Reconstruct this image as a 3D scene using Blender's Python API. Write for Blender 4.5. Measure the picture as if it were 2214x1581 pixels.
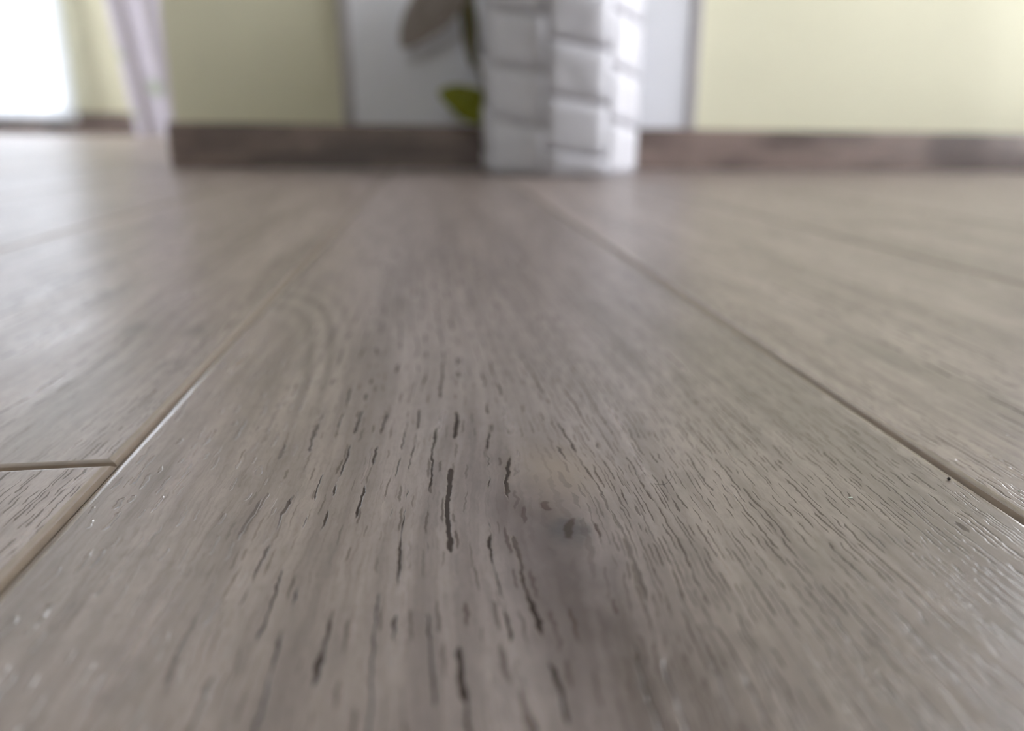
import bpy, bmesh, math, random
from mathutils import Vector, Matrix
random.seed(7)
scene = bpy.context.scene
for o in list(bpy.data.objects):
    bpy.data.objects.remove(o)
COL = scene.collection
R = math.radians

# ------------------------------------------------------------------ camera
F_PX, PX, PY, W_PX, H_PX = 1540.0, 1164.0, 733.0, 2214.0, 1581.0
CAM_H = 0.075
YAW, PITCH, ROLL = R(8.525), R(16.252), R(0.74)
fwd = Vector((math.sin(YAW) * math.cos(PITCH), math.cos(YAW) * math.cos(PITCH), -math.sin(PITCH)))
rt0 = Vector((math.cos(YAW), -math.sin(YAW), 0.0))
up0 = rt0.cross(fwd)
rt = rt0 * math.cos(ROLL) + up0 * math.sin(ROLL)
up = up0 * math.cos(ROLL) - rt0 * math.sin(ROLL)
cd = bpy.data.cameras.new('camera')
cam = bpy.data.objects.new('camera', cd)
COL.objects.link(cam)
m = Matrix((rt, up, -fwd)).transposed().to_4x4()
m.translation = Vector((0, 0, CAM_H))
cam.matrix_world = m
cd.sensor_fit = 'HORIZONTAL'
cd.sensor_width = 36.0
cd.lens = 36.0 * F_PX / W_PX
cd.shift_x = -(PX - W_PX / 2) / W_PX
cd.shift_y = -(H_PX / 2 - PY) / W_PX
cd.clip_start = 0.005
cd.clip_end = 60
cd.dof.use_dof = True
cd.dof.focus_distance = 0.152
cd.dof.aperture_fstop = cd.lens / 3.8          # aperture about 3.8 mm across
scene.camera = cam

# ------------------------------------------------------------------ world: bright overcast sky
world = bpy.data.worlds.new('overcast_sky')
scene.world = world
world.use_nodes = True
bg = world.node_tree.nodes['Background']
bg.inputs['Color'].default_value = (0.98, 0.955, 1.0, 1)
bg.inputs['Strength'].default_value = 18.0

scene.view_settings.view_transform = 'Standard'
scene.view_settings.look = 'None'
scene.view_settings.exposure = 0.0
scene.view_settings.gamma = 1.0
scene.view_settings.use_curve_mapping = False
scene.cycles.use_denoising = True
scene.cycles.max_bounces = 6
scene.cycles.diffuse_bounces = 3
scene.cycles.glossy_bounces = 3
scene.cycles.transparent_max_bounces = 12
scene.cycles.sample_clamp_indirect = 6.0


def portal(name, centre, normal, w, h):
    """guides the sky's light through a window opening (emits nothing itself)"""
    l = bpy.data.lights.new(name, 'AREA')
    l.shape = 'RECTANGLE'
    l.size, l.size_y = w, h
    l.cycles.is_portal = True
    o = bpy.data.objects.new(name, l)
    COL.objects.link(o)
    o.location = centre
    o.rotation_euler = Vector(normal).to_track_quat('-Z', 'Z' if abs(normal[2]) < .5 else 'Y').to_euler()
    return o


# ------------------------------------------------------------------ node helpers
class S:
    """a socket with arithmetic"""
    def __init__(self, g, s): self.g, self.s = g, s
    def _m(self, op, *o): return self.g.math(op, self, *o)
    def __add__(self, o): return self._m('ADD', o)
    __radd__ = __add__
    def __sub__(self, o): return self._m('SUBTRACT', o)
    def __rsub__(self, o): return self.g.math('SUBTRACT', o, self)
    def __mul__(self, o): return self._m('MULTIPLY', o)
    __rmul__ = __mul__
    def __truediv__(self, o): return self._m('DIVIDE', o)
    def __neg__(self): return self._m('MULTIPLY', -1.0)


class G:
    def __init__(self, name):
        self.mat = bpy.data.materials.new(name)
        self.mat.use_nodes = True
        self.t = self.mat.node_tree
        self.bsdf = self.t.nodes['Principled BSDF']
    def node(self, kind): return self.t.nodes.new(kind)
    def put(self, sock, v):
        if isinstance(v, S): self.t.links.new(v.s, sock)
        elif isinstance(v, (tuple, list)): sock.default_value = tuple(v) if len(v) == len(sock.default_value) else (*v, 1.0)
        else: sock.default_value = v
    def math(self, op, *a):
        n = self.node('ShaderNodeMath'); n.operation = op
        for i, v in enumerate(a): self.put(n.inputs[i], v)
        return S(self, n.outputs[0])
    def clamp(self, a):
        n = self.node('ShaderNodeClamp'); self.put(n.inputs[0], a); return S(self, n.outputs[0])
    def ramp(self, v, a, b, lo=0.0, hi=1.0):
        n = self.node('ShaderNodeMapRange'); n.interpolation_type = 'SMOOTHSTEP'
        for i, q in enumerate((v, a, b, lo, hi)): self.put(n.inputs[i], q)
        return S(self, n.outputs[0])
    def xyz(self, x, y, z=0.0):
        n = self.node('ShaderNodeCombineXYZ')
        for i, v in enumerate((x, y, z)): self.put(n.inputs[i], v)
        return S(self, n.outputs[0])
    def split(self, v):
        n = self.node('ShaderNodeSeparateXYZ'); self.put(n.inputs[0], v)
        return [S(self, o) for o in n.outputs]
    def obj(self):
        return S(self, self.node('ShaderNodeTexCoord').outputs['Object'])
    def rnd(self):
        return S(self, self.node('ShaderNodeObjectInfo').outputs['Random'])
    def noise(self, vec, detail=2.0, rough=0.5, scale=1.0, dist=0.0, dims='3D'):
        n = self.node('ShaderNodeTexNoise'); n.noise_dimensions = dims
        self.put(n.inputs['Vector'], vec); n.inputs['Scale'].default_value = scale
        n.inputs['Detail'].default_value = detail; n.inputs['Roughness'].default_value = rough
        n.inputs['Distortion'].default_value = dist
        return S(self, n.outputs['Fac'] if 'Fac' in n.outputs else n.outputs[0])
    def n2(self, x, y, seed, detail=1.0, rough=0.5):
        return self.noise(self.xyz(x + seed * 13.7, y + seed * 7.3), detail, rough, dims='2D')
    def voro(self, vec, randomness=1.0, scale=1.0, dims='2D'):
        n = self.node('ShaderNodeTexVoronoi'); n.voronoi_dimensions = dims
        self.put(n.inputs['Vector'], vec); n.inputs['Scale'].default_value = scale
        n.inputs['Randomness'].default_value = randomness
        return S(self, n.outputs['Distance']), S(self, n.outputs['Color']), S(self, n.outputs['Position'])
    def mix(self, f, a, b, blend='MIX'):
        n = self.node('ShaderNodeMix'); n.data_type = 'RGBA'; n.blend_type = blend
        self.put(n.inputs[0], f); self.put(n.inputs[6], a); self.put(n.inputs[7], b)
        return S(self, n.outputs[2])
    def bump(self, h, dist, strength=1.0):
        n = self.node('ShaderNodeBump'); self.put(n.inputs['Height'], h)
        n.inputs['Distance'].default_value = dist; n.inputs['Strength'].default_value = strength
        return S(self, n.outputs[0])
    def set(self, **k):
        for a, v in k.items(): self.put(self.bsdf.inputs[a.replace('_', ' ')], v)
        return self.mat


def dashes(g, x, y, cx, cy, rx, ry, keep):
    """pore strokes in millimetres: one slim spindle per jittered cell of cx by cy; keep = share of the cells that carry one"""
    _, c, pos = g.voro(g.xyz(x / cx, y / cy))
    px, py, _ = g.split(pos)
    r1, r2, r3 = g.split(c)
    dx = (x / cx - px) * cx / (r2 * 0.7 + 0.55) / rx
    dy = (y / cy - py) * cy / (r3 * 0.8 + 0.4) / ry
    d = g.math('SQRT', dx * dx + dy * dy * dy * dy)
    on = g.math('LESS_THAN', r1, keep)
    return g.ramp(d, 1.0, 0.45) * on * (r2 * 0.5 + 0.5)


def chains(g, x, y, spacing, width, seg, thr, seed):
    """pores strung along wavering vessel lines, in millimetres"""
    xs = x / spacing + (g.n2(x / (spacing * 3.0), y / 300.0, seed, 0.0) - 0.5) * 1.1
    cid = g.math('FLOOR', xs)
    wn = g.node('ShaderNodeTexWhiteNoise'); wn.noise_dimensions = '1D'; g.put(wn.inputs['W'], cid + seed)
    jit = S(g, wn.outputs['Value'])
    fr = xs - cid - 0.5 + (jit - 0.5) * 0.5
    n = g.n2(y / seg, cid * 7.31, seed, 1.0, 0.55)
    w = g.ramp(n, thr, thr + 0.16) * (jit * 0.5 + 0.6) * width
    off = g.math('ABSOLUTE', fr) * spacing
    return g.ramp((w - off) / width, 0.0, 0.55)


def oak(name, hero=False, spots=(), tone=1.0):
    g = G(name)
    v = g.obj()
    ox, oy, _ = g.split(v)
    x, y = ox * 1000.0, oy * 1000.0                      # millimetres on the plank
    px, py = x, y
    if not hero:
        r = 0.37 + len(name) * 0.011 if spots else g.rnd()
        if spots: r = g.math('ADD', r, 0.0)
        x = x + r * 3571.0
        y = y + r * 7919.0
    # the grain wanders slowly, and trembles a little
    w1 = g.n2(x / 70.0, y / 260.0, 3.1, 1.5) - 0.5
    x1 = x + w1 * 16.0
    if hero:
        # the grain parts around a knot
        kx, ky = 98.0, 162.0
        u, q = px - kx, py - ky
        e = g.math('EXPONENT', -((u / 13.0) * (u / 13.0) + (q / 34.0) * (q / 34.0)))
        x1 = x1 - u * e * 0.45
        ring = g.math('SQRT', (u / 4.6) * (u / 4.6) + (q / 5.5) * (q / 5.5))
    w2 = g.n2(x1 / 5.0, y / 15.0, 0.7, 1.0) - 0.5
    w3 = g.n2(x1 / 2.0, y / 2.6, 9.2, 1.0) - 0.5
    x2 = x1 + w2 * 1.6 + w3 * 0.75
    # tone: broad bands, narrow bands, short fibre
    t1 = g.n2(x1 / 22.0, y / 240.0, 1.3, 2.0)
    t2 = g.n2(x2 / 4.0, y / 70.0, 5.3, 2.0, 0.6)
    t3 = g.n2(x2 / 0.7, y / 9.0, 2.3, 1.0, 0.6)
    t4 = g.n2(x / 9.0, y / 12.0, 4.4, 2.0, 0.55)
    # pores
    if hero:
        zone = g.ramp(px, 22.0, 52.0) * g.ramp(px, 128.0, 96.0)
        zr = g.ramp(px, 92.0, 118.0)
        zl = g.ramp(px, 50.0, 20.0)
    else:
        zn = g.n2(x / 60.0, y / 900.0, 7.7, 1.0)
        zone = g.ramp(zn, 0.52, 0.62)
        zr = g.ramp(zn, 0.54, 0.44)
        zl = g.ramp(zn, 0.40, 0.36)
    A = chains(g, x2, y, 5.6, 0.56, 16.0, 0.42, 1.0) * (zone * 0.95 + 0.03)
    if hero: A = A * (1.0 - g.ramp(e, 0.35, 0.75))
    A2 = dashes(g, x2 + 31.0, y + 57.0, 3.0, 11.0, 0.36, 5.0, 0.65) * (zone * 0.6 + 0.25)
    B = chains(g, x2, y, 1.35, 0.33, 9.0, 0.39, 5.0) * (zr * 0.80 + 0.16)
    D = dashes(g, x2 + 71.0, y + 13.0, 3.4, 10.0, 0.55, 3.8, 0.8) * (zl * 0.96 + 0.03)   # pressed, hardly coloured
    light = (0.292, 0.241, 0.226)
    dark = (0.176, 0.141, 0.131)
    c = g.mix(g.ramp(t1 * 0.5 + t2 * 0.5, 0.32, 0.68), light, dark)
    c = g.mix(g.ramp(t3, 0.40, 0.72) * 0.17, c, (0.105, 0.086, 0.074))
    c = g.mix(g.ramp(t4, 0.50, 0.72) * 0.24, c, (0.115, 0.096, 0.088))
    t5 = g.n2(x2 / 1.1, y / 3.2, 6.1, 2.0, 0.65)
    c = g.mix(g.ramp(t5, 0.48, 0.70) * 0.22, c, (0.100, 0.078, 0.070))
    if hero:
        q2 = q + 0.0
        # grey heartwood streak that runs along the grain past the knot
        sx = (px - 94.0 + q2 * 0.16) / 13.0
        sy = (q2 + 8.0) / 62.0
        sh = g.math('EXPONENT', -(sx * sx + sy * sy))
        c = g.mix(g.clamp(sh * (t2 * 1.0 + t4 * 0.7) * 1.0), c, (0.060, 0.038, 0.033))
        tx, ty = (px - 101.0) / 10.0, (py - 188.0) / 15.0
        tan = g.math('EXPONENT', -(tx * tx + ty * ty))
        c = g.mix(tan * 0.6, c, (0.250, 0.190, 0.140))
        kk = g.ramp(ring + t4 * 1.6 + t5 * 0.8, 2.4, 1.2)
        c = g.mix(kk * 0.9, c, (0.026, 0.018, 0.017))
    if hero:
        # growth rings that arch across the plank
        ex, ey = (px + w1 * 10.0) / 39.0, (py - 235.0) / 143.0
        el = g.math('SQRT', ex * ex + ey * ey)
        band = g.math('EXPONENT', -((el - 1.0) * (el - 1.0) / 0.05)) * g.ramp(py, 205.0, 260.0)
        wave = g.math('SINE', el * 38.0)
        c = g.mix(g.clamp(wave * band) * 0.55, c, (0.085, 0.070, 0.062))
        c = g.mix(g.clamp(-wave * band) * 0.40, c, (0.300, 0.262, 0.236))
    for sx_, sy_, ra, rb_, am in spots:
        ux, uy = (px + w2 * 8.0 - sx_) / ra, (py - sy_) / rb_
        c = g.mix(g.math('EXPONENT', -(ux * ux + uy * uy)) * am, c, (0.045, 0.038, 0.036))
    c = g.mix(g.clamp(A * 0.95), c, (0.022, 0.013, 0.009))
    c = g.mix(g.clamp(A2 * 0.7), c, (0.042, 0.027, 0.019))
    c = g.mix(g.clamp(B * 0.85), c, (0.056, 0.038, 0.030))
    c = g.mix(g.clamp(D * 0.25), c, (0.085, 0.070, 0.060))
    if not hero:
        c = g.mix(1.0, c, g.xyz((0.93 + r * 0.16) * tone, (0.93 + r * 0.15) * tone, (0.93 + r * 0.14) * tone), 'MULTIPLY')
    h = -(A * 0.16 + B * 0.042 + D * 0.32)
    return g.set(Base_Color=c, Roughness=g.ramp(t2, 0.2, 0.8, 0.27, 0.37),
                 Normal=g.bump(h, 0.001, 1.0),
                 Specular_IOR_Level=0.72 - g.clamp(A + A2 + B * 0.7) * 0.6)


def oak_simple(name):
    """the same print for planks too far off to show their pores"""
    g = G(name)
    ox, oy, _ = g.split(g.obj())
    r = g.rnd()
    x, y = ox * 1000.0 + r * 3571.0, oy * 1000.0 + r * 7919.0
    t1 = g.n2(x / 22.0, y / 240.0, 1.3, 2.0)
    t2 = g.n2(x / 4.0, y / 70.0, 5.3, 2.0, 0.6)
    c = g.mix(g.ramp(t1 * 0.5 + t2 * 0.5, 0.32, 0.68), (0.300, 0.247, 0.230), (0.176, 0.141, 0.131))
    c = g.mix(1.0, c, g.xyz(0.93 + r * 0.16, 0.93 + r * 0.15, 0.93 + r * 0.14), 'MULTIPLY')
    return g.set(Base_Color=c, Roughness=0.34, Specular_IOR_Level=0.68, Normal=g.bump(t2 * 0.03, 0.001))


def plain(name, col, rough=0.5, grain=0.0, size=40.0, bump=0.0, **k):
    g = G(name)
    n = g.noise(g.obj(), 3.0, 0.55, size)
    c = g.mix(g.ramp(n, 0.3, 0.7) * grain, col, tuple(q * 0.6 for q in col)) if grain else col
    if bump: k['Normal'] = g.bump(n, bump)
    return g.set(Base_Color=c, Roughness=rough, **k)


def skirting(name):
    g = G(name)
    x, y, z = g.split(g.obj())
    n1 = g.noise(g.xyz(x * 5.0, y * 40.0, z * 16.0), 3.0)
    n2 = g.noise(g.xyz(x * 18.0, y * 90.0, z * 130.0), 3.0, 0.6)
    c = g.mix(g.ramp(n1, 0.35, 0.65), (0.250, 0.184, 0.168), (0.112, 0.081, 0.077))
    c = g.mix(g.ramp(n2, 0.45, 0.7) * 0.4, c, (0.05, 0.036, 0.032))
    return g.set(Base_Color=c, Roughness=0.36, Coat_Weight=0.7, Coat_Roughness=0.25, Coat_IOR=1.55)


M = {}
M['oak'] = oak('grey_oak_laminate', tone=1.06)
M['oak_knot'] = oak('grey_oak_laminate_with_knot', True)
M['oak_simple'] = oak_simple('grey_oak_laminate_far')
M['oak_left'] = oak('grey_oak_laminate_left', spots=[(153, 120, 6, 10, .6), (175, 117, 5, 8, .6), (178, 71, 2.2, 7, .6), (120, 190, 9, 30, .4)])
M['oak_right'] = oak('grey_oak_laminate_right', spots=[(30, 220, 2.0, 3.2, .8), (38, 205, 7, 22, .4)], tone=1.16)  # right plank toned lighter, standing in for stronger light on that side
M['bevel'] = plain('brown_bevel_lacquer', (0.200, 0.150, 0.110), 0.33, 0.3, 300)
M['shoulder'] = plain('plank_edge_lacquer', (0.270, 0.222, 0.190), 0.16, 0.3, 200, Specular_IOR_Level=0.8)
M['sub'] = plain('dark_underlay', (0.03, 0.026, 0.022), 0.9, 0.3)
M['yellow'] = plain('pale_yellow_wall_paint', (0.70, 0.68, 0.525), 0.75, 0.06, 6, 0.0004)
M['white'] = plain('white_ceiling_paint', (0.80, 0.80, 0.78), 0.8, 0.05, 8)
M['skirt'] = skirting('brown_wood_skirting')
M['panel'] = plain('lavender_white_gloss', (0.73, 0.74, 0.80), 0.3, 0.03, 3)
M['trim'] = plain('grey_metal_trim', (0.38, 0.36, 0.375), 0.4, 0.1, 60)
M['pot'] = plain('white_stone_glaze', (0.51, 0.505, 0.55), 0.6, 0.10, 30, 0.003)
M['pot_gap'] = plain('warm_grey_mortar', (0.52, 0.49, 0.50), 0.8, 0.2, 60)
M['soil'] = plain('dark_potting_soil', (0.03, 0.02, 0.014), 0.95, 0.5, 90, 0.01)
M['stem'] = plain('olive_brown_stem', (0.11, 0.085, 0.03), 0.55, 0.3, 60)
M['frame'] = plain('white_window_lacquer', (0.80, 0.80, 0.80), 0.35, 0.04, 20)


def leafmat(name, a, b):
    g = G(name)
    x, y, z = g.split(g.obj())
    ax = g.math('ABSOLUTE', x)
    vein = g.ramp(ax, 0.002, 0.0004)
    side = g.math('SINE', (y + ax * 0.7) * 420.0)
    c = g.mix(g.noise(g.obj(), 3.0, 0.5, 30.0), a, b)
    c = g.mix(vein * 0.5, c, tuple(min(1, q * 1.8) for q in b))
    c = g.mix(g.ramp(side, 0.8, 1.0) * 0.25, c, tuple(q * 0.6 for q in a))
    g.set(Base_Color=c, Roughness=0.42)
    tr = g.node('ShaderNodeBsdfTranslucent'); g.put(tr.inputs[0], c)
    mx = g.node('ShaderNodeMixShader'); mx.inputs[0].default_value = 0.3
    g.t.links.new(g.bsdf.outputs[0], mx.inputs[1]); g.t.links.new(tr.outputs[0], mx.inputs[2])
    g.t.links.new(mx.outputs[0], g.t.nodes['Material Output'].inputs[0])
    return g.mat


M['leaf'] = leafmat('fresh_green_leaf', (0.23, 0.245, 0.015), (0.31, 0.33, 0.03))
M['leaf_shade'] = leafmat('leaf_shadow_tone', (0.25, 0.21, 0.19), (0.32, 0.275, 0.255))  # grey-brown of a cast leaf shadow, put into a leaf colour
M['leaf_olive'] = leafmat('olive_leaf', (0.085, 0.075, 0.020), (0.14, 0.12, 0.04))


def cloth(name, col, print_col=None, trans=0.5):
    g = G(name)
    v = g.obj()
    weave = g.noise(v, 2.0, 0.6, 220.0)
    c = g.mix(g.ramp(weave, 0.4, 0.7) * 0.06, col, tuple(q * 0.8 for q in col))
    if print_col:
        x, y, z = g.split(v)
        d, cc, _ = g.voro(g.xyz(x * 3.6, z * 3.6, 0.0))
        r1, _, _ = g.split(cc)
        wob = g.noise(v, 2.0, 0.6, 14.0)
        c = g.mix(g.ramp(d + wob * 0.5, 0.50, 0.40) * g.math('LESS_THAN', r1, 0.5) * 0.5, c, print_col)
    g.set(Base_Color=c, Roughness=0.9)
    tr = g.node('ShaderNodeBsdfTranslucent'); g.put(tr.inputs[0], c)
    mx = g.node('ShaderNodeMixShader'); mx.inputs[0].default_value = trans
    g.t.links.new(g.bsdf.outputs[0], mx.inputs[1]); g.t.links.new(tr.outputs[0], mx.inputs[2])
    g.t.links.new(mx.outputs[0], g.t.nodes['Material Output'].inputs[0])
    return g.mat


M['sheer'] = cloth('white_sheer_cloth', (0.90, 0.92, 0.95), None, 0.75)
M['lavender'] = cloth('lavender_white_cloth', (0.66, 0.63, 0.72), (0.30, 0.42, 0.22), 0.35)


def glass():
    g = G('window_glass')
    t = g.node('ShaderNodeBsdfTransparent'); t.inputs[0].default_value = (0.95, 0.97, 0.96, 1)
    gl = g.node('ShaderNodeBsdfGlossy'); gl.inputs['Roughness'].default_value = 0.02
    fr = g.node('ShaderNodeFresnel'); fr.inputs[0].default_value = 1.45
    mx = g.node('ShaderNodeMixShader')
    g.t.links.new(fr.outputs[0], mx.inputs[0]); g.t.links.new(t.outputs[0], mx.inputs[1]); g.t.links.new(gl.outputs[0], mx.inputs[2])
    g.t.links.new(mx.outputs[0], g.t.nodes['Material Output'].inputs[0])
    return g.mat


M['glass'] = glass()


# ------------------------------------------------------------------ mesh helpers
def mesh_obj(name, verts, faces, mats, parent=None, loc=(0, 0, 0), smooth=False, fm=None):
    me = bpy.data.meshes.new(name)
    me.from_pydata([tuple(v) for v in verts], [], faces)
    me.update()
    for q in (mats if isinstance(mats, (list, tuple)) else [mats]): me.materials.append(q)
    if fm: me.polygons.foreach_set('material_index', fm)
    if smooth: me.polygons.foreach_set('use_smooth', [True] * len(me.polygons))
    o = bpy.data.objects.new(name, me)
    COL.objects.link(o)
    o.location = loc
    if parent: o.parent = parent
    return o


def box(name, lo, hi, mat, parent=None, bevel=0.0):
    """an axis-aligned box with its origin at its lower corner, edges eased by bevel"""
    bm = bmesh.new()
    bmesh.ops.create_cube(bm, size=1.0)
    d = Vector(hi) - Vector(lo)
    for v in bm.verts: v.co = Vector(((v.co.x + .5) * d.x, (v.co.y + .5) * d.y, (v.co.z + .5) * d.z))
    if bevel: bmesh.ops.bevel(bm, geom=bm.edges[:], offset=bevel, segments=2, affect='EDGES', profile=0.5)
    me = bpy.data.meshes.new(name); bm.to_mesh(me); bm.free()
    me.materials.append(mat)
    o = bpy.data.objects.new(name, me); COL.objects.link(o)
    off = Vector(parent.location) if parent else Vector((0, 0, 0))
    o.location = Vector(lo) - off
    if parent: o.parent = parent
    return o


def empty(name, loc):
    o = bpy.data.objects.new(name, None); COL.objects.link(o); o.location = loc; o.empty_display_size = 0.05
    return o


def tag(o, label=None, cat=None, group=None, kind=None):
    if label: o['label'] = label
    if cat: o['category'] = cat
    if group: o['group'] = group
    if kind: o['kind'] = kind
    return o


def tube(path, radii, n=6):
    vs, fs = [], []
    P = [Vector(p) for p in path]
    for i, p in enumerate(P):
        t = (P[min(i + 1, len(P) - 1)] - P[max(i - 1, 0)]).normalized()
        a = t.orthogonal().normalized() if i == 0 else (a - t * a.dot(t)).normalized()
        b = t.cross(a)
        r = radii[i] if isinstance(radii, (list, tuple)) else radii
        for k in range(n):
            q = 2 * math.pi * k / n
            vs.append(p + (a * math.cos(q) + b * math.sin(q)) * r)
    for i in range(len(P) - 1):
        for k in range(n):
            fs.append((i * n + k, i * n + (k + 1) % n, (i + 1) * n + (k + 1) % n, (i + 1) * n + k))
    fs.append(tuple(range(n - 1, -1, -1))); fs.append(tuple(range((len(P) - 1) * n, len(P) * n)))
    return vs, fs


# ------------------------------------------------------------------ the room
WALL_Y = 1.522              # painted face of the wall behind the pot
SKIRT_Y = 1.5076            # face of its skirting
CORNER_X = -0.487           # where that wall ends
RIGHT_X, LEFT_X, FRONT_Y, FAR_Y, CEIL = 1.66, -5.0, -2.4, 7.2, 2.6
SKIRT_H = 0.083
PW, PL = 0.192, 1.285       # plank width and length

# floor: underlay slab with every plank a board of its own
floor = tag(box('floor', (LEFT_X, FRONT_Y, -0.06), (RIGHT_X, FAR_Y, -0.0085), M['sub']),
            'grey-brown oak laminate floor of long bevelled planks', kind='structure')
GAP, T = 0.00008, 0.0080
# rounded shoulder and bevel of a plank's edge: (inset, depth) from the lowest line up to the flat
EDGE = ((0.0, 0.00120), (0.0011, 0.00044), (0.0014, 0.00029), (0.0017, 0.00018), (0.0020, 0.00010), (0.0023, 0.00004), (0.0026, 0.0))
plank_mesh = {}


def plank(x0, y0, length, mat):
    key = (round(length, 4), mat.name)
    if key not in plank_mesh:
        rings = [(0.0, T)] + list(EDGE)
        vs, fs, fm = [], [], []
        for ins, dep in rings:
            a, b, c, d = GAP + ins, PW - GAP - ins, GAP + ins * .8, length - GAP - ins * .8
            vs += [(a, c, -dep), (b, c, -dep), (b, d, -dep), (a, d, -dep)]
        for r_ in range(len(rings) - 1):
            for i in range(4):
                fs.append((4 * r_ + i, 4 * r_ + (i + 1) % 4, 4 * r_ + 4 + (i + 1) % 4, 4 * r_ + 4 + i))
                fm.append(1 if r_ < 2 else 2)
        n_ = 4 * (len(rings) - 1)
        fs += [(n_, n_ + 1, n_ + 2, n_ + 3), (3, 2, 1, 0)]; fm += [0, 1]
        o = mesh_obj('plank', vs, fs, [mat, M['bevel'], M['shoulder']], fm=fm)
        plank_mesh[key] = o.data
    else:
        o = bpy.data.objects.new('plank', plank_mesh[key]); COL.objects.link(o)
    o.parent = floor
    o.location = Vector((x0, y0, 0)) - Vector(floor.location)
    return o


JOINT = {0: -0.041, -1: 0.1632, 1: 0.02, 2: 0.58, -2: 0.98, -3: 0.40, 3: 0.21}
k0 = math.ceil((LEFT_X + 0.074) / PW)
k1 = math.floor((RIGHT_X + 0.074) / PW)
for k in range(k0, k1):
    xa = -0.074 + PW * k
    y_end = FAR_Y if xa + PW < CORNER_X + 0.12 else WALL_Y - 0.002
    j = JOINT.get(k, random.uniform(0, PL))
    ys = [FRONT_Y + 0.02]
    y = j - PL * math.ceil((j - FRONT_Y) / PL) + PL
    while y < y_end - 0.02:
        if y > ys[-1] + 0.05: ys.append(y)
        y += PL
    ys.append(y_end - 0.012)
    for a, b in zip(ys, ys[1:]):
        hero = k == 0 and abs(a - JOINT[0]) < 1e-4
        mat = M['oak_knot'] if hero else M['oak']
        if abs(k) > 4 or a > 1.1 or b < 0.0: mat = M['oak_simple']
        if k == -1 and abs(a - JOINT[-1]) < 1e-4: mat = M['oak_left']
        if k == 1 and abs(a - JOINT[1]) < 1e-4: mat = M['oak_right']
        plank(xa, a, b - a, mat)


def st(o, label=None):
    return tag(o, label, kind='structure')


st(box('wall_back', (CORNER_X, WALL_Y, 0), (RIGHT_X + 0.12, WALL_Y + 0.12, CEIL), M['yellow']), 'pale yellow painted wall behind the planter')
st(box('baseboard_back', (CORNER_X - 0.012, SKIRT_Y, 0), (RIGHT_X, WALL_Y, SKIRT_H), M['skirt'], bevel=0.003), 'brown wood-look skirting board along the yellow wall')
st(box('wall_passage', (CORNER_X, WALL_Y + 0.12, 0), (CORNER_X + 0.12, FAR_Y, CEIL), M['yellow']), 'yellow side wall running back from the corner')
st(box('ceiling', (LEFT_X - 0.12, FRONT_Y - 0.12, CEIL), (RIGHT_X + 0.12, FAR_Y + 0.12, CEIL + 0.1), M['white']), 'white ceiling')


def wall_with_opening(name, axis, pos, thick, a0, a1, openings, label):
    """a wall along x or y at pos, with rectangular window openings (u0, u1, z0, z1): its pieces join in one mesh"""
    bm = bmesh.new()
    def blk(u0, u1, z0, z1):
        if u1 - u0 < 1e-4 or z1 - z0 < 1e-4: return
        r = bmesh.ops.create_cube(bm, size=1.0)
        for v in r['verts']:
            u = u0 + (v.co.x + .5) * (u1 - u0); w = pos + (v.co.y + .5) * thick; z = z0 + (v.co.z + .5) * (z1 - z0)
            v.co = Vector((u, w, z)) if axis == 'x' else Vector((w, u, z))
    cur = a0
    for u0, u1, z0, z1 in sorted(openings):
        blk(cur, u0, 0, CEIL); blk(u0, u1, 0, z0); blk(u0, u1, z1, CEIL); cur = u1
    blk(cur, a1, 0, CEIL)
    bmesh.ops.remove_doubles(bm, verts=bm.verts[:], dist=1e-5)
    bmesh.ops.recalc_face_normals(bm, faces=bm.faces[:])
    me = bpy.data.meshes.new(name); bm.to_mesh(me); bm.free(); me.materials.append(M['yellow'])
    o = bpy.data.objects.new(name, me); COL.objects.link(o)
    return st(o, label)


def window(name, axis, pos, u0, u1, z0, z1, label, inward, mullions=1):
    """frame bars and panes in an opening"""
    e = st(empty(name, ((u0 + u1) / 2, pos, z0) if axis == 'x' else (pos, (u0 + u1) / 2, z0)), label)
    def bar(nm, a, b, c, d, mat, t):
        lo = (a, pos - t, c) if axis == 'x' else (pos - t, a, c)
        hi = (b, pos + t, d) if axis == 'x' else (pos + t, b, d)
        return box(nm, lo, hi, mat, e, 0.004 if t > 0.01 else 0)
    w = 0.045
    bar('frame_bar', u0, u1, z0, z0 + w, M['frame'], 0.03)
    bar('frame_bar', u0, u1, z1 - w, z1, M['frame'], 0.03)
    n = mullions + 1
    cell = (u1 - u0 - w) / n
    for i in range(n + 1): bar('frame_post', u0 + cell * i, u0 + cell * i + w, z0 + w, z1 - w, M['frame'], 0.03)
    for i in range(n): bar('pane', u0 + cell * i + w, u0 + cell * (i + 1), z0 + w, z1 - w, M['glass'], 0.003)
    c = ((u0 + u1) / 2, pos, (z0 + z1) / 2) if axis == 'x' else (pos, (u0 + u1) / 2, (z0 + z1) / 2)
    off = Vector(inward) * -0.05
    portal('sky_portal', Vector(c) + off, inward, u1 - u0, z1 - z0)


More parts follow.
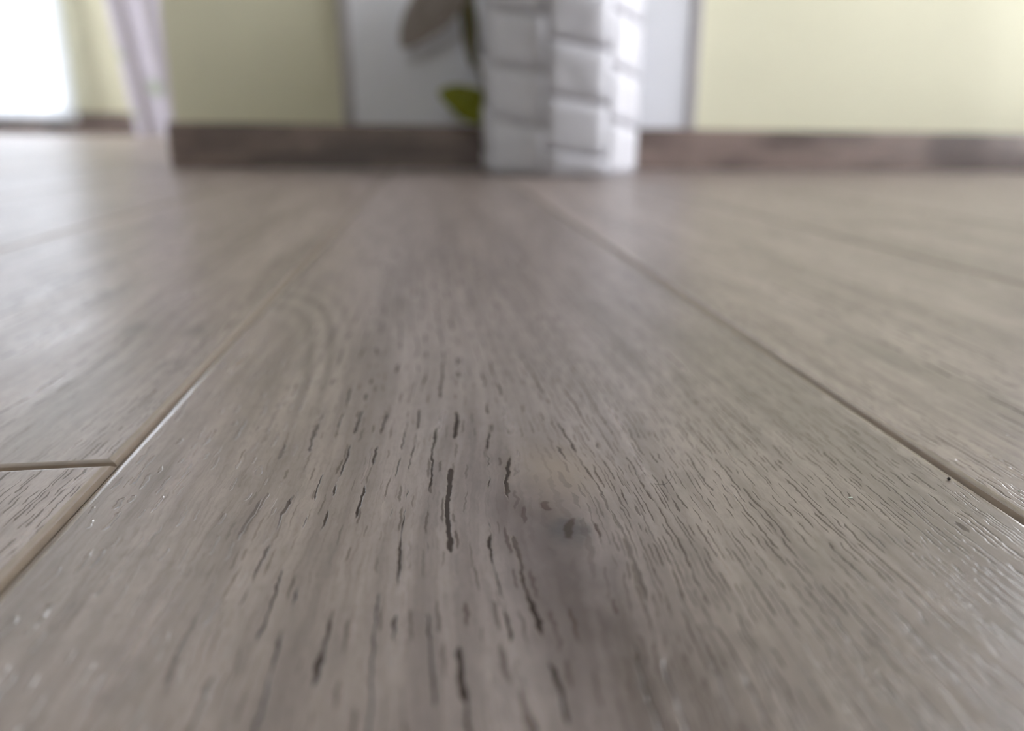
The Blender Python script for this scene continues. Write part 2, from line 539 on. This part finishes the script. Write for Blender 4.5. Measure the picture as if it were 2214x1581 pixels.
W_RIGHT = (0.36, 1.46, 0.015, 2.30)
W_FILL_FRONT = (-0.9, -0.25, 1.25, 2.00)  # unseen opening, added for frontal fill on left wall, panel and pot
W_FAR = (-4.70, -3.14, 0.10, 2.30)
W_FILL_LEFT = (2.6, 6.9, 0.30, 2.40)  # unseen opening, added to brighten the far wall
wall_with_opening('wall_right', 'y', RIGHT_X, 0.12, FRONT_Y, WALL_Y, [W_RIGHT], 'yellow wall with the large window to the right')
wall_with_opening('wall_far', 'x', FAR_Y, 0.12, LEFT_X, CORNER_X, [W_FAR], 'pale yellow end wall far behind the corner')
wall_with_opening('wall_left', 'y', LEFT_X - 0.12, 0.12, FRONT_Y, FAR_Y, [W_FILL_LEFT], 'yellow wall on the far left')
wall_with_opening('wall_front', 'x', FRONT_Y - 0.12, 0.12, LEFT_X, RIGHT_X, [W_FILL_FRONT], 'yellow wall behind the camera')
window('fill_window_front', 'x', FRONT_Y - 0.06, *W_FILL_FRONT, 'unseen white framed window added behind the camera for frontal fill', (0, 1, 0), 1)
window('window_2', 'y', RIGHT_X + 0.06, *W_RIGHT, 'large white framed window to the right', (-1, 0, 0), 2)
window('window_1', 'x', FAR_Y + 0.06, *W_FAR, 'white framed glazed balcony door behind the sheer curtain', (0, -1, 0), 1)
window('fill_window_left', 'y', LEFT_X - 0.06, *W_FILL_LEFT, 'unseen wide white framed window added on the far left to light the far wall', (1, 0, 0), 2)
st(box('baseboard_far', (LEFT_X, FAR_Y - 0.016, 0), (CORNER_X, FAR_Y, 0.185), M['skirt'], bevel=0.004), 'brown skirting board at the foot of the far wall')

# ------------------------------------------------------------------ white panel on the wall
PZ0, PZ1 = SKIRT_H + 0.001, 2.02
panel = tag(empty('wall_panel', (0.19, WALL_Y, PZ0)), 'tall glossy white panel with grey edge strips on the yellow wall, behind the planter', 'wall panel')
box('panel_board', (-0.146, WALL_Y - 0.012, PZ0), (0.534, WALL_Y - 0.0005, PZ1), M['panel'], panel, 0.001)
for xa in (-0.167, 0.533):
    box('edge_strip', (xa, WALL_Y - 0.016, PZ0), (xa + 0.022, WALL_Y - 0.0005, PZ1), M['trim'], panel, 0.002)

# ------------------------------------------------------------------ planter with a trailing plant
PC = Vector((0.235, 1.345, 0.0))
PR, PH, ROW = 0.146, 0.335, 0.0865
plant = tag(empty('potted_plant', PC), 'white eight-sided planter clad in uneven blocks, with drooping leaves, standing on the floor', 'planter')
vs, fs = [], []
ang = [R(-110 + 45 * i) for i in range(8)]
prof = [(0.93, 0.0), (0.945, 0.004), (0.945, PH), (1.0, PH), (1.0, PH + 0.02), (0.86, PH + 0.02), (0.84, PH - 0.05), (0.0, PH - 0.05)]
for s, z in prof[:-1]:
    for a in ang: vs.append((math.cos(a) * PR * s, math.sin(a) * PR * s, z))
for i in range(len(prof) - 2):
    for k in range(8): fs.append((i * 8 + k, i * 8 + (k + 1) % 8, (i + 1) * 8 + (k + 1) % 8, (i + 1) * 8 + k))
fs.append(tuple(range(7, -1, -1))); n = (len(prof) - 2) * 8; fs.append(tuple(range(n, n + 8)))
pot = mesh_obj('pot', vs, fs, M['pot_gap'], plant)
vs, fs = [(0, 0, 0.008)], []
for rr, zz in ((0.4, 0.004), (0.845, -0.003)):
    for a in ang: vs.append((math.cos(a) * PR * rr, math.sin(a) * PR * rr, zz))
for k in range(8):
    fs.append((0, 1 + k, 1 + (k + 1) % 8)); fs.append((1 + k, 9 + k, 9 + (k + 1) % 8, 1 + (k + 1) % 8))
mesh_obj('soil', vs, fs, M['soil'], plant, (0, 0, PH - 0.042))
# cladding blocks: one column to each side of the pot, courses staggered from side to side
rb = random.Random(3)
FACE = 2 * PR * math.sin(R(22.5))
for k in range(8):
    amid = (ang[k] + R(22.5))
    nrm = Vector((math.cos(amid), math.sin(amid), 0)); tan = Vector((-math.sin(amid), math.cos(amid), 0))
    z = -ROW * (0.0 if k % 2 else 0.52) + rb.uniform(-0.006, 0.006)
    while z < PH - 0.005:
        za, zb = max(z, 0.003), min(z + ROW, PH - 0.001)
        z += ROW
        if zb - za < 0.012: continue
        N = 6
        vs, fs = [], []
        tilt, lean, bul = rb.uniform(-.10, .10), rb.uniform(.03, .12), rb.uniform(0.003, 0.0055)
        for side in (0, 1):
            for j in range(N + 1):
                for i in range(N + 1):
                    u, w = i / N * 2 - 1, j / N * 2 - 1
                    hw = FACE / 2 - 0.0012 + (0.004 if side else 0) - 0.002
                    d = 0.0
                    if side:
                        edge = (1 - abs(u) ** 4) * (1 - abs(w) ** 5)
                        d = 0.0050 + bul * edge ** 0.7 + lean * w * 0.05 * edge + tilt * u * 0.04 * edge
                    base = PR * math.cos(R(22.5)) * 0.945 - 0.0005
                    zz = (za + zb) / 2 + w * ((zb - za) / 2 - 0.0012) - u * 0.008 * (1.0 if 0.02 < (za + zb) / 2 + w * (zb - za) / 2 < PH - 0.02 else 0.0)
                    p = nrm * (base + d) + tan * (u * (hw - 0.001)) + Vector((0, 0, zz))
                    vs.append(p)
        q = (N + 1) ** 2
        for j in range(N):
            for i in range(N):
                a = j * (N + 1) + i
                fs.append((q + a, q + a + 1, q + a + N + 2, q + a + N + 1))
        rim = [i for i in range(N + 1)] + [(N + 1) * j + N for j in range(1, N + 1)] + [(N + 1) * N + i for i in range(N - 1, -1, -1)] + [(N + 1) * j for j in range(N - 1, 0, -1)]
        for i in range(len(rim)):
            a, b = rim[i], rim[(i + 1) % len(rim)]
            fs.append((a, b, q + b, q + a))
        mesh_obj('cladding_block', vs, fs, M['pot'], pot, smooth=True)


def leaf(base, tip, width, mat, face, fold=0.25, droop=0.12):
    """a pointed leaf blade from base to tip whose upper side looks along face"""
    base, tip = Vector(base), Vector(tip)
    d = tip - base; L = d.length; ay = d.normalized()
    az = Vector(face); az = (az - ay * az.dot(ay)).normalized(); ax = ay.cross(az)
    NL, NW = 12, 6
    vs, fs = [], []
    for s in (1, -1):
        for i in range(NL + 1):
            t = i / NL
            w = width / 2 * (math.sin(math.pi * min(1, t ** 0.72)) ** 0.62 if 0 < t < 1 else 0.0) + 0.0006
            for j in range(NW + 1):
                u = j / NW * 2 - 1
                vs.append(Vector((u * w, t * L, -abs(u) * w * fold * -1 - droop * L * t * t + 0.003 * math.sin(t * 15 + u * 3) + s * 0.0004)))
    q = (NL + 1) * (NW + 1)
    for i in range(NL):
        for j in range(NW):
            a = i * (NW + 1) + j
            fs.append((a, a + 1, a + NW + 2, a + NW + 1)); fs.append((q + a + NW + 1, q + a + NW + 2, q + a + 1, q + a))
    o = mesh_obj('leaf', vs, fs, mat, plant, smooth=True)
    mm = Matrix((ax, ay, az)).transposed().to_4x4(); mm.translation = base - PC
    o.matrix_local = mm
    return o


def stem(path, r0, r1):
    n = len(path)
    v, f = tube([Vector(p) - PC for p in path], [r0 + (r1 - r0) * i / (n - 1) for i in range(n)])
    mesh_obj('stem', v, f, M['stem'], plant, smooth=True)


# trailing shoot on the left side of the pot, hanging between pot and wall
stem([(0.20, 1.36, 0.30), (0.15, 1.385, 0.385), (0.092, 1.41, 0.40), (0.070, 1.425, 0.36), (0.072, 1.43, 0.27), (0.100, 1.432, 0.17), (0.116, 1.435, 0.105)], 0.004, 0.0022)
leaf((0.116, 1.435, 0.104), (0.020, 1.410, 0.146), 0.066, M['leaf'], (-0.2, -1, 0.35), 0.2, 0.05)
leaf((0.074, 1.43, 0.33), (0.082, 1.415, 0.185), 0.030, M['leaf_olive'], (-0.3, -1, 0.1), 0.3, 0.03)
leaf((0.068, 1.44, 0.345), (-0.052, 1.425, 0.225), 0.085, M['leaf_shade'], (0.1, -1, 0.5), 0.15, 0.10)  # added blade standing in for a leaf's shadow on the white panel
# the plant above the rim
rp = random.Random(11)
for i in range(5):
    a = R(72 * i + rp.uniform(-14, 14)); h = rp.uniform(0.06, 0.2); r = rp.uniform(0.05, 0.15)
    p0 = PC + Vector((math.cos(a) * 0.03, math.sin(a) * 0.03, PH - 0.05))
    p2 = PC + Vector((math.cos(a) * r, math.sin(a) * r * 0.75, PH + h))
    p1 = p0.lerp(p2, 0.5) + Vector((0, 0, 0.06))
    stem([p0, p1, p2], 0.0035, 0.002)
    for s in (0, 1):
        b = p2 if s == 0 else p1
        aa = a + (rp.uniform(-.5, .5) if s == 0 else rp.choice((-1, 1)) * 0.9)
        dr = Vector((math.cos(aa), math.sin(aa) * 0.55, rp.uniform(-0.5, 0.3)))
        t = b + dr * rp.uniform(0.10, 0.15)
        t.y = min(t.y, 1.485); b.y = min(b.y, 1.46)
        leaf(b, t, rp.uniform(0.06, 0.085), M['leaf'], (0, -0.4, 1))


# ------------------------------------------------------------------ curtains far behind the corner
def curtain(name, x0, x1, y, z0, z1, folds, depth, mat, lean=0.0, seed=1, nz=20):
    """a pleated cloth; lean shifts its foot sideways"""
    nx = folds * 10
    r = random.Random(seed); ph = [r.uniform(0, 6.28) for _ in range(3)]
    vs, fs = [], []
    for s in (0, 1):
        for j in range(nz + 1):
            t = j / nz
            for i in range(nx + 1):
                u = i / nx
                dd = depth * (0.6 + 0.4 * (1 - t)) * math.sin(u * folds * 2 * math.pi + ph[0] + 0.5 * math.sin(t * 3 + ph[1])) + 0.3 * depth * math.sin(u * 11 + ph[2] + t)
                vs.append(((x1 - x0) * (u - 0.5) + lean * (1 - t) ** 1.0, dd + s * 0.002, (z1 - z0) * t))
    q = (nx + 1) * (nz + 1)
    for j in range(nz):
        for i in range(nx):
            a = j * (nx + 1) + i
            fs.append((a, a + 1, a + nx + 2, a + nx + 1)); fs.append((q + a + nx + 1, q + a + nx + 2, q + a + 1, q + a))
    return mesh_obj(name, vs, fs, mat, None, ((x0 + x1) / 2, y, z0), True)


tag(curtain('sheer_curtain', -4.85, -3.06, FAR_Y - 0.10, 0.10, 2.598, 13, 0.03, M['sheer'], seed=2),
    'bright white sheer curtain over the glazed balcony door at far left', 'curtain')
tag(curtain('printed_curtain', -2.30, -1.55, 5.6, 0.012, 2.598, 4, 0.02, M['lavender'], lean=0.25, seed=5),
    'lavender-white curtain with faint green print hanging just beyond the wall corner', 'curtain')


# ------------------------------------------------------------------ specks and fibres lying on the planks
M['dirt'] = plain('dark_dirt', (0.020, 0.012, 0.010), 0.7, 0.4, 3000)
M['lint'] = plain('pale_lint', (0.62, 0.68, 0.62), 0.8, 0.2, 3000)
M['fibre'] = plain('dark_hair', (0.045, 0.035, 0.030), 0.5, 0.2, 3000)
M['fibre_pale'] = plain('pale_fibre', (0.42, 0.37, 0.33), 0.5, 0.2, 3000)


def speck(name, x, y, r, mat, label, cat, stretch=(1, 1, 1), seed=0, group=None):
    bm = bmesh.new(); bmesh.ops.create_icosphere(bm, subdivisions=2, radius=r)
    q = random.Random(seed)
    for v in bm.verts:
        f = 1 + q.uniform(-0.22, 0.22)
        v.co = Vector((v.co.x * stretch[0], v.co.y * stretch[1], v.co.z * stretch[2])) * f
    lo = min(v.co.z for v in bm.verts)
    for v in bm.verts: v.co.z -= lo
    me = bpy.data.meshes.new(name); bm.to_mesh(me); bm.free(); me.materials.append(mat)
    o = bpy.data.objects.new(name, me); COL.objects.link(o); o.location = (x, y, 0.00002)
    return tag(o, label, cat, group)


def fibre(name, pts, r, mat, label, cat):
    P = [Vector(p) for p in pts]
    path = []
    for i in range(len(P) - 1):                       # Catmull-Rom through the points
        a, b, c, d = P[max(i - 1, 0)], P[i], P[i + 1], P[min(i + 2, len(P) - 1)]
        for k in range(8):
            t = k / 8
            path.append(0.5 * ((2 * b) + (c - a) * t + (2 * a - 5 * b + 4 * c - d) * t * t + (3 * b - a - 3 * c + d) * t ** 3))
    path.append(P[-1])
    o0 = Vector((path[0].x, path[0].y, 0))
    v, f = tube([p - o0 for p in path], r, 5)
    return tag(mesh_obj(name, v, f, mat, None, o0, True), label, cat)


speck('dirt_speck', 0.1143, 0.1312, 0.00040, M['dirt'], 'tiny dark crumb of dirt lying beside the right-hand plank seam', 'crumb', (1, 1, 0.9), 1)
speck('lint_speck', 0.0872, 0.1262, 0.00040, M['lint'], 'tiny pale lint flake on the middle plank, right of the knot', 'lint', (1.3, 0.7, 0.35), 2)
for i, (x, y, r, wh) in enumerate([(0.1265, 0.1247, .00018, 'farthest'), (0.1240, 0.1211, .00017, 'middle one'), (0.1222, 0.1187, .00015, 'nearest')]):
    speck('dust_grain', x, y, r, M['lint'], 'minute white dust grain on the right plank at the frame edge, %s of three' % wh, 'dust grain', (1, 1, 0.8), 10 + i, 'dust grains on the right plank')
fibre('hair', [(0.0471, 0.1376, 0.0001), (0.0483, 0.1366, 0.0003), (0.0497, 0.1367, 0.0006), (0.0513, 0.1384, 0.0009), (0.0530, 0.1410, 0.0011)], 0.00004, M['fibre'],
      'short dark curved hair on the middle plank beyond the knot', 'hair')
fibre('fibre', [(0.0300, 0.1440, 0.0001), (0.0345, 0.1395, 0.0003), (0.0399, 0.1385, 0.0005), (0.0440, 0.1405, 0.0004), (0.0468, 0.1440, 0.0001)], 0.000022, M['fibre_pale'],
      'very thin pale fibre curling beside the tan patch of the middle plank', 'fibre')
